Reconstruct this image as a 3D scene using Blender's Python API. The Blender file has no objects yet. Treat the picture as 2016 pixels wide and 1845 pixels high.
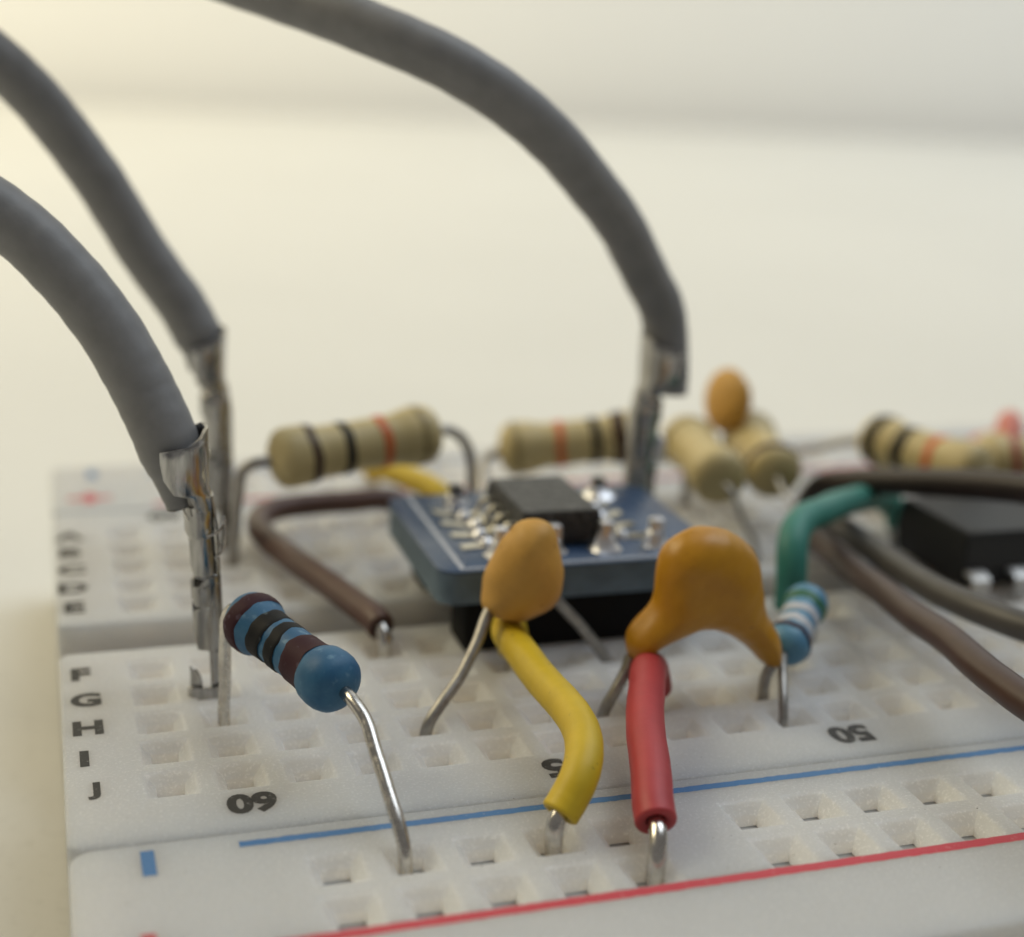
import bpy, bmesh, math, random
from mathutils import Vector, Matrix
random.seed(7)
MM = 0.001
C = bpy.context.scene.collection
sc = bpy.context.scene

# ---------------------------------------------------------------- camera
cam_d = bpy.data.cameras.new('camera')
cam = bpy.data.objects.new('camera', cam_d)
C.objects.link(cam)
cam.location = (-3.211*MM, -49.07*MM, 26.882*MM)
cam.rotation_euler = (math.radians(73.311), math.radians(-2.471), math.radians(-17.517))
cam_d.sensor_fit = 'HORIZONTAL'
cam_d.sensor_width = 36.0
cam_d.lens = 36.0*2871.94/2016.0
cam_d.clip_start = 0.001
cam_d.clip_end = 50.0
cam_d.dof.use_dof = True
cam_d.dof.focus_distance = 0.0542
cam_d.dof.aperture_fstop = 33.0
sc.camera = cam

# ---------------------------------------------------------------- light of the room
w = bpy.data.worlds.new('World')
sc.world = w
w.use_nodes = True
bg = w.node_tree.nodes['Background']
bg.inputs['Color'].default_value = (1.0, 0.965, 0.92, 1)
bg.inputs['Strength'].default_value = 0.17

def area(name, loc, target, size, power, col):
    d = bpy.data.lights.new(name, 'AREA')
    d.shape = 'RECTANGLE'
    d.size, d.size_y = size
    d.energy = power
    d.color = col
    o = bpy.data.objects.new(name, d)
    C.objects.link(o)
    o.location = loc
    v = Vector(target) - Vector(loc)
    o.rotation_euler = v.to_track_quat('-Z', 'Y').to_euler()
    return o
# a warm ceiling lamp behind and to the left, a cooler window high on the right
area('warm_lamp', (-0.42, 0.30, 0.46), (-0.16, 0.64, 0.03), (0.5, 0.36), 4.0, (1.0, 0.872, 0.575))
area('window_light', (0.45, 0.12, 0.72), (0.36, 0.50, 0.04), (0.7, 0.5), 3.7, (0.82, 0.91, 1.0))

sc.view_settings.view_transform = 'Standard'
sc.view_settings.look = 'None'
sc.view_settings.exposure = 0.0
sc.view_settings.gamma = 1.0
sc.view_settings.use_curve_mapping = False
sc.render.engine = 'CYCLES'
sc.cycles.use_denoising = True
sc.cycles.max_bounces = 7
sc.cycles.sample_clamp_indirect = 6.0

# ---------------------------------------------------------------- materials
def mat(name, col, rough=0.5, metal=0.0, var=0.0, vscale=800, bump=0.0, bscale=4000, bdist=0.05,
        sss=0.0, srad=(1.2, 1.0, 0.8), sscale=0.6, spec=0.5, coat=0.0, stretch=1.0, col2=None, wear=None, rvar=0.0, spots=None):
    m = bpy.data.materials.new(name)
    m.use_nodes = True
    nt = m.node_tree
    b = nt.nodes['Principled BSDF']
    b.inputs['Roughness'].default_value = rough
    b.inputs['Metallic'].default_value = metal
    b.inputs['Specular IOR Level'].default_value = spec
    b.inputs['Coat Weight'].default_value = coat
    tc = nt.nodes.new('ShaderNodeTexCoord')
    out = None
    def noise(scale, detail=4.0, rough_=0.6, seed=0.0):
        n = nt.nodes.new('ShaderNodeTexNoise')
        n.inputs['Scale'].default_value = scale
        n.inputs['Detail'].default_value = detail
        n.inputs['Roughness'].default_value = rough_
        mp = nt.nodes.new('ShaderNodeMapping')
        mp.inputs['Location'].default_value = (seed, seed*1.7, seed*0.3)
        mp.inputs['Scale'].default_value = (1, 1, stretch)
        nt.links.new(tc.outputs['Object'], mp.inputs['Vector'])
        nt.links.new(mp.outputs['Vector'], n.inputs['Vector'])
        return n
    def ramp(n, a, c):
        r = nt.nodes.new('ShaderNodeMapRange')
        r.inputs['From Min'].default_value = a
        r.inputs['From Max'].default_value = c
        nt.links.new(n.outputs['Fac'], r.inputs['Value'])
        return r.outputs['Result']
    def mix(fac, a, c):
        x = nt.nodes.new('ShaderNodeMix')
        x.data_type = 'RGBA'
        nt.links.new(fac, x.inputs['Factor'])
        for s, v in ((6, a), (7, c)):
            if isinstance(v, tuple):
                x.inputs[s].default_value = (*v, 1)
            else:
                nt.links.new(v, x.inputs[s])
        return x.outputs[2]
    cur = col
    if var > 0 or col2:
        c2 = col2 if col2 else tuple(max(0.0, c*(1-var)) for c in col)
        cur = mix(ramp(noise(vscale), 0.35, 0.68), col, c2)
    if wear:
        wcol, wscale, lo, hi = wear
        cur = mix(ramp(noise(wscale, 6.0, 0.7, 3.1), lo, hi), cur, wcol)
    if spots:
        scol, sscale_, lo, hi = spots
        cur = mix(ramp(noise(sscale_, 2.0, 0.5, 5.3), lo, hi), cur, scol)
    if isinstance(cur, tuple):
        b.inputs['Base Color'].default_value = (*cur, 1)
    else:
        nt.links.new(cur, b.inputs['Base Color'])
    if rvar > 0:
        r = nt.nodes.new('ShaderNodeMapRange')
        r.inputs['To Min'].default_value = max(0.02, rough-rvar)
        r.inputs['To Max'].default_value = min(1, rough+rvar)
        r.inputs['From Min'].default_value = 0.3
        r.inputs['From Max'].default_value = 0.7
        nt.links.new(noise(vscale*1.3, 3.0, 0.6, 9.0).outputs['Fac'], r.inputs['Value'])
        nt.links.new(r.outputs['Result'], b.inputs['Roughness'])
    if bump > 0:
        bp = nt.nodes.new('ShaderNodeBump')
        bp.inputs['Strength'].default_value = bump
        bp.inputs['Distance'].default_value = bdist*MM
        nt.links.new(noise(bscale, 5.0, 0.65, 1.0).outputs['Fac'], bp.inputs['Height'])
        nt.links.new(bp.outputs['Normal'], b.inputs['Normal'])
    if sss > 0:
        b.subsurface_method = 'BURLEY'
        b.inputs['Subsurface Weight'].default_value = sss
        b.inputs['Subsurface Radius'].default_value = srad
        b.inputs['Subsurface Scale'].default_value = sscale*MM
    return m

M = {}
M['plastic'] = mat('white_plastic', (0.505, 0.507, 0.507), 0.42, var=0.05, vscale=260, bump=0.7, bscale=6500, bdist=0.06, sss=1.0, sscale=3.2, rvar=0.10, spots=((0.585, 0.585, 0.583), 8500, 0.54, 0.70))
M['slot'] = mat('slot_contact', (0.40, 0.39, 0.37), 0.5)
M['table'] = mat('table_top', (0.70, 0.69, 0.645), 0.62, var=0.04, vscale=18, bump=0.25, bscale=2600, bdist=0.08, spots=((0.64, 0.63, 0.585), 1500, 0.55, 0.75))
M['wall'] = mat('wall_paint', (0.90, 0.90, 0.885), 0.8, var=0.02, vscale=6, bump=0.05, bscale=400, bdist=0.3)
M['line_blue'] = mat('blue_print', (0.055, 0.165, 0.36), 0.55, wear=((0.45, 0.50, 0.55), 5200, 0.60, 0.80))
M['line_red'] = mat('red_print', (0.52, 0.050, 0.070), 0.55, wear=((0.66, 0.40, 0.38), 5200, 0.60, 0.82))
M['ink'] = mat('black_print', (0.022, 0.020, 0.018), 0.6, wear=((0.36, 0.35, 0.33), 6500, 0.58, 0.74))
M['grey_ins'] = mat('grey_insulation', (0.225, 0.223, 0.222), 0.50, var=0.14, vscale=900, bump=0.22, bscale=5200, bdist=0.04)
M['brown_ins'] = mat('brown_insulation', (0.092, 0.042, 0.029), 0.42, var=0.2, vscale=700, bump=0.12, bscale=4000, bdist=0.03)
M['umber_ins'] = mat('umber_insulation', (0.060, 0.030, 0.022), 0.42, var=0.2, vscale=700, bump=0.12, bscale=4000, bdist=0.03)
M['dark_ins'] = mat('dark_brown_insulation', (0.020, 0.010, 0.008), 0.42, var=0.2, vscale=700, bump=0.12, bscale=4000, bdist=0.03)
M['taupe_ins'] = mat('grey_brown_insulation', (0.082, 0.075, 0.069), 0.45, var=0.2, vscale=700, bump=0.12, bscale=4000, bdist=0.03)
M['yellow_ins'] = mat('yellow_insulation', (0.62, 0.43, 0.014), 0.50, var=0.10, vscale=900, bump=0.25, bscale=5000, bdist=0.03, sss=0.15, sscale=0.3, spots=((0.30, 0.20, 0.01), 2600, 0.70, 0.76))
M['red_ins'] = mat('red_insulation', (0.43, 0.042, 0.048), 0.50, var=0.10, vscale=900, bump=0.25, bscale=5000, bdist=0.03, sss=0.15, sscale=0.3)
M['salmon_ins'] = mat('salmon_insulation', (0.62, 0.20, 0.15), 0.5, var=0.1, vscale=900)
M['teal_ins'] = mat('teal_insulation', (0.045, 0.24, 0.19), 0.5, var=0.12, vscale=900, bump=0.2, bscale=5000, bdist=0.03)
M['tin'] = mat('tinned_lead', (0.66, 0.63, 0.58), 0.22, metal=1.0, var=0.25, vscale=2600, bump=0.22, bscale=3500, bdist=0.03, rvar=0.1)
M['dull_tin'] = mat('dull_lead', (0.42, 0.40, 0.37), 0.42, metal=0.85, var=0.3, vscale=2600, bump=0.2, bscale=3500, bdist=0.03)
M['crimp'] = mat('crimp_metal', (0.54, 0.53, 0.515), 0.20, metal=1.0, var=0.55, vscale=2600, bump=0.38, bscale=2600, bdist=0.06, rvar=0.08, stretch=0.12)
M['solder'] = mat('solder', (0.74, 0.74, 0.76), 0.34, metal=1.0, bump=0.3, bscale=2500, bdist=0.06)
M['tan'] = mat('tan_lacquer', (0.56, 0.45, 0.215), 0.48, var=0.16, vscale=650, bump=0.2, bscale=2200, bdist=0.04)
M['blue_lacquer'] = mat('blue_lacquer', (0.014, 0.098, 0.210), 0.52, col2=(0.036, 0.145, 0.265), vscale=900, bump=0.28, bscale=2300, bdist=0.05, spots=((0.10, 0.22, 0.33), 2400, 0.60, 0.76))
M['pale_blue'] = mat('pale_blue_lacquer', (0.10, 0.27, 0.42), 0.42, var=0.15, vscale=900, bump=0.2, bscale=2300, bdist=0.04)
M['b_brown'] = mat('brown_band', (0.038, 0.014, 0.010), 0.5, spec=0.3)
M['b_black'] = mat('black_band', (0.005, 0.005, 0.006), 0.6, spec=0.25, spots=((0.06, 0.08, 0.09), 2600, 0.66, 0.76))
M['b_orange'] = mat('orange_band', (0.56, 0.115, 0.022), 0.5)
M['b_red'] = mat('red_band', (0.33, 0.045, 0.025), 0.5)
M['b_gold'] = mat('gold_band', (0.33, 0.25, 0.10), 0.45, var=0.3, vscale=900)
M['b_maroon'] = mat('maroon_band', (0.036, 0.008, 0.014), 0.6, spec=0.25, spots=((0.08, 0.05, 0.07), 2600, 0.60, 0.74))
M['b_green'] = mat('green_band', (0.03, 0.14, 0.07), 0.5)
M['b_white'] = mat('pale_band', (0.50, 0.50, 0.52), 0.5)
M['cap_tan'] = mat('ochre_coating', (0.60, 0.325, 0.060), 0.55, var=0.14, vscale=700, bump=0.3, bscale=2600, bdist=0.05, spots=((0.25, 0.11, 0.02), 2400, 0.68, 0.76))
M['cap_orange'] = mat('amber_coating', (0.50, 0.235, 0.004), 0.40, col2=(0.42, 0.185, 0.002), vscale=600, bump=0.22, bscale=2200, bdist=0.05, spots=((0.22, 0.09, 0.01), 2400, 0.70, 0.78))
M['pcb'] = mat('blue_solder_mask', (0.030, 0.065, 0.140), 0.34, col2=(0.060, 0.100, 0.175), vscale=900, bump=0.15, bscale=1800, bdist=0.05, rvar=0.1)
M['pcb_edge'] = mat('laminate_edge', (0.120, 0.175, 0.225), 0.6, var=0.3, vscale=900, bump=0.2, bscale=3500)
M['silk_and_highlight'] = mat('silkscreen_and_highlight', (0.45, 0.47, 0.52), 0.6, wear=((0.06, 0.09, 0.16), 2600, 0.62, 0.80))  # printed outline on the left, painted edge highlight along the front
M['chip'] = mat('epoxy_package', (0.036, 0.036, 0.035), 0.46, var=0.5, vscale=1600, bump=0.9, bscale=2200, bdist=0.10, spots=((0.11, 0.105, 0.10), 3000, 0.56, 0.70))
M['dip'] = mat('black_epoxy', (0.009, 0.009, 0.010), 0.5, var=0.25, vscale=1500, bump=0.25, bscale=6000)
M['black_plastic'] = mat('black_header_plastic', (0.004, 0.004, 0.0045), 0.7, spec=0.2)
M['pad'] = mat('tinned_pad', (0.60, 0.57, 0.48), 0.28, metal=1.0, bump=0.3, bscale=1500, bdist=0.06)
M['bright_solder'] = mat('bright_solder', (0.74, 0.74, 0.76), 0.30, metal=0.9, bump=0.5, bscale=1500, bdist=0.1)
M['leg_dark'] = mat('cut_pin', (0.10, 0.095, 0.09), 0.4, metal=0.8)
M['leg_tin'] = mat('bright_leg', (0.62, 0.61, 0.59), 0.45, metal=0.6)
M['dust'] = mat('dust', (0.05, 0.04, 0.03), 0.9)

# ---------------------------------------------------------------- helpers
def tag(o, label=None, cat=None, group=None, kind=None):
    if label: o['label'] = label
    if cat: o['category'] = cat
    if group: o['group'] = group
    if kind: o['kind'] = kind
    return o

BASE = {}
def thing(name, base, label, cat, group=None):
    o = bpy.data.objects.new(name, None)
    o.empty_display_size = 0.002
    C.objects.link(o)
    o.location = Vector(base)*MM
    BASE[o] = Vector(base)
    return tag(o, label, cat, group)

def root_of(o):
    while o.parent is not None:
        o = o.parent
    return o

def link_mesh(name, me, parent=None):
    o = bpy.data.objects.new(name, me)
    C.objects.link(o)
    if parent is not None:
        o.parent = parent
    return o

def finish(name, verts, faces, m, parent=None, smooth=40, mids=None):
    """verts in world millimetres; becomes ONE mesh object under its thing"""
    base = BASE.get(root_of(parent), Vector((0, 0, 0))) if parent is not None else Vector((0, 0, 0))
    me = bpy.data.meshes.new(name)
    me.from_pydata([((v[0]-base[0])*MM, (v[1]-base[1])*MM, (v[2]-base[2])*MM) for v in verts], [], faces)
    ms = m if isinstance(m, (list, tuple)) else [m]
    for q in ms:
        me.materials.append(M[q])
    if mids:
        me.polygons.foreach_set('material_index', mids)
    if smooth:
        me.polygons.foreach_set('use_smooth', [True]*len(me.polygons))
        me.set_sharp_from_angle(angle=math.radians(smooth))
    me.update()
    o = link_mesh(name, me, parent)
    if parent is None:
        BASE[o] = Vector((0, 0, 0))
    return o

def finish_bm(name, bm, m, parent=None, smooth=40):
    bmesh.ops.recalc_face_normals(bm, faces=bm.faces)
    bm.verts.index_update()
    vs = [v.co.copy() for v in bm.verts]
    fs = [[v.index for v in f.verts] for f in bm.faces]
    bm.free()
    return finish(name, vs, fs, m, parent, smooth)

def catmull(pts, n=10):
    P = [Vector(p) for p in pts]
    if len(P) == 2:
        return [P[0].lerp(P[1], i/n) for i in range(n+1)]
    P = [P[0]*2-P[1]] + P + [P[-1]*2-P[-2]]
    out = []
    for i in range(1, len(P)-2):
        p0, p1, p2, p3 = P[i-1:i+3]
        t0 = 0.0
        t1 = t0 + max(1e-4, (p1-p0).length)**0.5
        t2 = t1 + max(1e-4, (p2-p1).length)**0.5
        t3 = t2 + max(1e-4, (p3-p2).length)**0.5
        for k in range(n):
            t = t1 + (t2-t1)*k/n
            a1 = p0*((t1-t)/(t1-t0)) + p1*((t-t0)/(t1-t0))
            a2 = p1*((t2-t)/(t2-t1)) + p2*((t-t1)/(t2-t1))
            a3 = p2*((t3-t)/(t3-t2)) + p3*((t-t2)/(t3-t2))
            b1 = a1*((t2-t)/(t2-t0)) + a2*((t-t0)/(t2-t0))
            b2 = a2*((t3-t)/(t3-t1)) + a3*((t-t1)/(t3-t1))
            out.append(b1*((t2-t)/(t2-t1)) + b2*((t-t1)/(t2-t1)))
    out.append(P[-2])
    return out

def frames(path):
    T = []
    for i in range(len(path)):
        a = path[max(0, i-1)]
        b = path[min(len(path)-1, i+1)]
        T.append((b-a).normalized())
    up = Vector((0, 0, 1)) if abs(T[0].z) < 0.9 else Vector((0, 1, 0))
    N = [(up - T[0]*up.dot(T[0])).normalized()]
    for i in range(1, len(path)):
        n = N[-1] - T[i]*N[-1].dot(T[i])
        N.append(n.normalized())
    return T, N

def sweep(path, radii, sides=20, cap=True):
    """verts, faces of a tube along a list of points with one radius for each; extra rings allowed"""
    T, N = frames(path)
    vs, fs = [], []
    for p, t, n, r in zip(path, T, N, radii):
        b = t.cross(n)
        for k in range(sides):
            a = 2*math.pi*k/sides
            vs.append(p + (n*math.cos(a) + b*math.sin(a))*r)
    L = len(path)
    for i in range(L-1):
        for k in range(sides):
            k2 = (k+1) % sides
            fs.append([i*sides+k, i*sides+k2, (i+1)*sides+k2, (i+1)*sides+k])
    if cap:
        fs.append([k for k in range(sides)][::-1])
        fs.append([(L-1)*sides+k for k in range(sides)])
    return vs, fs

def wobble(path, amp, seed):
    rnd = random.Random(seed)
    ph = [rnd.uniform(0, 6.28) for _ in range(6)]
    out = []
    s = 0
    for i, p in enumerate(path):
        if i: s += (p-path[i-1]).length
        out.append(p + Vector((math.sin(s*1.1+ph[0])+.5*math.sin(s*2.7+ph[1]), math.sin(s*1.3+ph[2])+.5*math.sin(s*2.3+ph[3]), math.sin(s*0.9+ph[4])))*amp)
    return out

def tube(name, pts, r, m, parent, n=10, sides=18, amp=0.0, seed=1):
    path = catmull(pts, n)
    if amp: path = wobble(path, amp, seed)
    vs, fs = sweep(path, [r]*len(path), sides)
    return finish(name, vs, fs, m, parent, 60)

def insulation(name, pts, r, m, parent, open_a=True, open_b=True, n=12, sides=28, core=0.36, amp=0.008, seed=1, jitter=0.004, taper=None):
    """a sleeve of insulation with rounded, hollow ends"""
    path = wobble(catmull(pts, n), amp, seed)
    rnd = random.Random(seed)
    rad = [r*(1+jitter*math.sin(i*0.7+rnd.random())) for i in range(len(path))]
    if taper:
        k, ln = taper
        dist = 0.0
        for i in range(len(path)):
            if i: dist += (path[i]-path[i-1]).length
            q = min(1.0, dist/ln)
            rad[i] *= k + (1-k)*q*q*(3-2*q)
    def end(p, q, op):
        d = (p-q).normalized()
        if not op:
            return [(p + d*0.02, r*0.5), (p, r*0.93)]
        return [(p - d*0.7, core), (p - d*0.05, core*1.02), (p + d*0.02, core*1.35), (p + d*0.03, r*0.86), (p - d*0.02, r*0.97)]
    r_full = r
    r = rad[0]
    A = end(path[0], path[1], open_a)
    r = r_full
    B = end(path[-1], path[-2], open_b)[::-1]
    T, N = frames(path)
    rings = [(p, T[0], N[0], q) for p, q in A] + [(p, t, nn, q) for p, t, nn, q in zip(path[1:-1], T[1:-1], N[1:-1], rad[1:-1])] + [(p, T[-1], N[-1], q) for p, q in B]
    vs, fs = [], []
    for p, t, nn, q in rings:
        b = t.cross(nn)
        for k in range(sides):
            a = 2*math.pi*k/sides
            vs.append(p + (nn*math.cos(a)+b*math.sin(a))*q)
    for i in range(len(rings)-1):
        for k in range(sides):
            k2 = (k+1) % sides
            fs.append([i*sides+k, i*sides+k2, (i+1)*sides+k2, (i+1)*sides+k])
    fs.append(list(range(sides))[::-1])
    fs.append([(len(rings)-1)*sides+k for k in range(sides)])
    return finish(name, vs, fs, m, parent, 50)

def lathe(a, b, prof, sides=32):
    """prof: (t along a..b in mm from a, radius)"""
    a, b = Vector(a), Vector(b)
    d = (b-a).normalized()
    up = Vector((0, 0, 1)) if abs(d.z) < 0.9 else Vector((1, 0, 0))
    n = (up - d*up.dot(d)).normalized()
    c = d.cross(n)
    vs, fs = [], []
    for t, r in prof:
        for k in range(sides):
            q = 2*math.pi*k/sides
            vs.append(a + d*t + (n*math.cos(q)+c*math.sin(q))*r)
    L = len(prof)
    for i in range(L-1):
        for k in range(sides):
            k2 = (k+1) % sides
            fs.append([i*sides+k, i*sides+k2, (i+1)*sides+k2, (i+1)*sides+k])
    fs.append(list(range(sides))[::-1])
    fs.append([(L-1)*sides+k for k in range(sides)])
    return vs, fs

def box_bm(lo, hi, bev=0.0, seg=2, rot=None, pivot=None):
    bm = bmesh.new()
    bmesh.ops.create_cube(bm, size=1.0)
    for v in bm.verts:
        v.co = Vector(((lo[i]+hi[i])/2 + v.co[i]*(hi[i]-lo[i]) for i in range(3)))
    if bev > 0:
        bmesh.ops.bevel(bm, geom=list(bm.edges), offset=bev, segments=seg, affect='EDGES', profile=0.5)
    if rot is not None:
        pv = Vector(pivot)
        for v in bm.verts:
            v.co = rot @ (v.co-pv) + pv
    return bm

def box(name, lo, hi, m, parent, bev=0.05, seg=2, rot=None, pivot=None):
    return finish_bm(name, box_bm(lo, hi, bev, seg, rot, pivot), m, parent, 40)

# ---------------------------------------------------------------- table and wall
def sheet(name, vs, fs, m):
    o = finish(name, vs, fs, m, None, 0)
    return tag(o, kind='structure')
ZT = -8.7
WA, WB = Vector((-1500, 985, 0)), Vector((1600, 197, 0))     # foot of the wall (mm), running away to the left
d = (WB-WA).normalized(); nrm = Vector((-d.y, d.x, 0))
gap = 24
ta, tb = WA - nrm*gap, WB - nrm*gap
def slab(vs4, z0, z1):
    vs = [(v[0], v[1], z) for z in (z0, z1) for v in vs4]
    return vs, [[3, 2, 1, 0], [4, 5, 6, 7], [0, 1, 5, 4], [1, 2, 6, 5], [2, 3, 7, 6], [3, 0, 4, 7]]
vs, fs = slab([(-1500, -500), (1600, -500), (tb.x, tb.y), (ta.x, ta.y)], ZT-22, ZT)
tag(sheet('table_top', vs, fs, 'table'), 'white table top under the breadboard', 'table')
wb2, wa2 = WB + nrm*30, WA + nrm*30
vs, fs = slab([(WA.x, WA.y), (WB.x, WB.y), (wb2.x, wb2.y), (wa2.x, wa2.y)], -700, 1500)
tag(sheet('wall', vs, fs, 'wall'), 'pale wall behind the table', 'wall')

# ---------------------------------------------------------------- breadboard
P = 2.54
X0 = 0.40                     # first column
NCOL = 61
XL, XR = -3.35, X0 + (NCOL-1)*P + 3.75
bb = thing('breadboard', (X0+38, 13.97, ZT), 'long white solderless breadboard with printed letters and numbers', 'breadboard')

def block(name, x0, x1, y0, y1, holes, r, ztop=0.0, zbot=ZT+0.2, bev=0.16, hs=0.87, hi=0.52, hd=0.42):
    """plastic block whose top carries square funnel-shaped contact holes; holes: set of (x, y) centres"""
    xs = {x0+r, x1-r}; ys = {y0+r, y1-r}
    for hx, hy in holes:
        xs |= {round(hx-1.15, 4), round(hx+1.15, 4)}
        ys |= {round(hy-1.15, 4), round(hy+1.15, 4)}
    xs, ys = sorted(xs), sorted(ys)
    H = {(round(hx-1.15, 4), round(hy-1.15, 4)): (hx, hy) for hx, hy in holes}
    vs, fs, mi = [], [], []
    idx = {}
    def V(x, y, z):
        vs.append((x, y, z)); return len(vs)-1
    def G(i, j):
        if (i, j) not in idx: idx[(i, j)] = V(xs[i], ys[j], ztop)
        return idx[(i, j)]
    def F(f, m=0):
        fs.append(f); mi.append(m)
    rnd = random.Random(name+str(y0))
    for i in range(len(xs)-1):
        for j in range(len(ys)-1):
            q = [G(i, j), G(i+1, j), G(i+1, j+1), G(i, j+1)]
            h = H.get((xs[i], ys[j]))
            if not h:
                F(q); continue
            hx, hy = h
            prev = q
            for (s, z) in ((hs+0.17, 0.0), (hs+0.07, -0.03), (hs-0.02, -0.11), (hs-0.09, -0.22), (hi+0.06, -hd+0.06), (hi, -hd-0.05), (hi-0.02, -0.85)):
                ring = [V(hx-s, hy-s, ztop+z), V(hx+s, hy-s, ztop+z), V(hx+s, hy+s, ztop+z), V(hx-s, hy+s, ztop+z)]
                for k in range(4):
                    k2 = (k+1) % 4
                    F([prev[k], prev[k2], ring[k2], ring[k]])
                prev = ring
            F(prev, 1)
    nx, ny = len(xs)-1, len(ys)-1
    # outline: (vertex position, outward normal), with round corners
    loop, inner = [], []
    def arc(cx, cy, a0, gi):
        for k in range(1, 6):
            a = math.radians(a0 + 90*k/6)
            loop.append(((cx+r*math.cos(a), cy+r*math.sin(a)), (math.cos(a), math.sin(a)))); inner.append(gi)
    for i in range(nx+1):
        loop.append(((xs[i], y0), (0, -1))); inner.append(G(i, 0))
    arc(xs[-1], ys[0], -90, G(nx, 0))
    for j in range(ny+1):
        loop.append(((x1, ys[j]), (1, 0))); inner.append(G(nx, j))
    arc(xs[-1], ys[-1], 0, G(nx, ny))
    for i in range(nx, -1, -1):
        loop.append(((xs[i], y1), (0, 1))); inner.append(G(i, ny))
    arc(xs[0], ys[-1], 90, G(0, ny))
    for j in range(ny, -1, -1):
        loop.append(((x0, ys[j]), (-1, 0))); inner.append(G(0, j))
    arc(xs[0], ys[0], 180, G(0, 0))
    prof = [(-bev, 0.0), (-bev*0.62, -bev*0.07), (-bev*0.29, -bev*0.29), (-bev*0.07, -bev*0.62), (0.0, -bev), (0.0, zbot-ztop)]
    rings = []
    for off, dz in prof:
        rings.append([V(p[0]+n[0]*off, p[1]+n[1]*off, ztop+dz) for p, n in loop])
    n = len(loop)
    for k in range(n):
        k2 = (k+1) % n
        if inner[k] == inner[k2]: F([inner[k], rings[0][k], rings[0][k2]])
        else: F([inner[k], rings[0][k], rings[0][k2], inner[k2]])
    for a in range(len(rings)-1):
        for k in range(n):
            k2 = (k+1) % n
            F([rings[a][k], rings[a+1][k], rings[a+1][k2], rings[a][k2]])
    F(rings[-1][::-1])
    return finish(name, vs, fs, ['plastic', 'slot'], bb, 35, mi)

cols = [X0+P*c for c in range(NCOL)]
rowsN = [P*k for k in range(5)]                 # J I H G F
rowsF = [17.78+P*k for k in range(5)]           # E D C B A
RX = 5.228
railcols = [RX+P*c for c in range(59) if c % 6 != 5]
YB, YR = -6.95, -9.49
SY = 27.94                                     # mirrored about the middle of the board
block('terminal_bank', XL, XR, -3.95, 12.45, {(x, y) for x in cols for y in rowsN}, 0.55)
block('terminal_bank', XL, XR, 15.49, SY+3.95, {(x, y) for x in cols for y in rowsF}, 0.55)
block('centre_channel', XL+0.35, XR-0.35, 12.46, 15.48, set(), 0.3, ztop=-2.3)
block('power_rail', XL+0.02, XR, -15.3, -3.97, {(x, y) for x in railcols for y in (YB, YR)}, 0.85)
block('power_rail', XL+0.02, XR, SY+3.97, SY+13.1, {(x, y) for x in railcols for y in (SY-YB, SY-YR)}, 0.85)

def strip(name, x0, x1, y, wd, m, seed):
    rnd = random.Random(seed)
    n = int((x1-x0)/0.22)
    vs, fs = [], []
    for i in range(n+1):
        x = x0+(x1-x0)*i/n
        vs += [(x, y-wd/2+rnd.uniform(-.02, .02), 0.008), (x, y+wd/2+rnd.uniform(-.02, .02), 0.008)]
        if i: fs.append([2*i-2, 2*i, 2*i+1, 2*i-1])
    return finish(name, vs, fs, m, bb, 0)
strip('printed_line', 2.24, XR-5.4, -4.80, 0.36, 'line_blue', 1)
strip('printed_line', 2.24, XR-5.4, -10.72, 0.44, 'line_red', 2)
strip('printed_line', 2.24, XR-5.4, SY+4.80, 0.40, 'line_red', 3)
strip('printed_line', 2.24, XR-5.4, SY+10.72, 0.36, 'line_blue', 4)

def flat(name, polys, m):
    vs, fs = [], []
    for p in polys:
        b = len(vs)
        vs += [(x, y, 0.008) for x, y in p]
        fs.append(list(range(b, b+len(p))))
    return finish(name, vs, fs, m, bb, 0)
def rect(cx, cy, wx, wy):
    return [(cx-wx/2, cy-wy/2), (cx+wx/2, cy-wy/2), (cx+wx/2, cy+wy/2), (cx-wx/2, cy+wy/2)]
flat('minus_mark', [rect(-0.80, -5.27, 0.46, 1.55)], 'line_blue')
flat('minus_mark', [rect(-0.95, SY+11.2, 0.55, 1.7)], 'line_blue')
flat('plus_mark', [rect(-1.10, -10.10, 0.46, 1.65), rect(-1.76, -10.10, 0.86, 0.46), rect(-0.44, -10.10, 0.86, 0.46)], 'line_red')
flat('plus_mark', [rect(-1.25, SY+6.5, 0.60, 1.75), rect(-2.0, SY+6.5, 0.9, 0.5), rect(-0.5, SY+6.5, 0.9, 0.5)], 'line_red')

def text_mesh(s, size, bold):
    cu = bpy.data.curves.new('t', 'FONT')
    cu.body = s
    cu.align_x = 'CENTER'; cu.align_y = 'CENTER'
    cu.size = size
    cu.offset = bold
    cu.resolution_u = 4
    o = bpy.data.objects.new('t', cu)
    C.objects.link(o)
    bpy.context.view_layer.update()
    me = bpy.data.meshes.new_from_object(o.evaluated_get(bpy.context.evaluated_depsgraph_get()))
    vs = [v.co.copy() for v in me.vertices]
    fs = [list(p.vertices) for p in me.polygons]
    bpy.data.objects.remove(o); bpy.data.curves.remove(cu); bpy.data.meshes.remove(me)
    return vs, fs
def printed(name, s, x, y, h, wfac, bold, turn):
    vs, fs = text_mesh(s, 1.0, bold)
    xs_ = [v.x for v in vs]; ys_ = [v.y for v in vs]
    cx, cy = (min(xs_)+max(xs_))/2, (min(ys_)+max(ys_))/2
    k = h/(max(ys_)-min(ys_))
    sgn = -1 if turn else 1
    out = [(x+sgn*(v.x-cx)*k*wfac, y+sgn*(v.y-cy)*k, 0.008) for v in vs]
    return finish(name, out, fs, 'ink', bb, 0)
LX = -2.48
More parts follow.
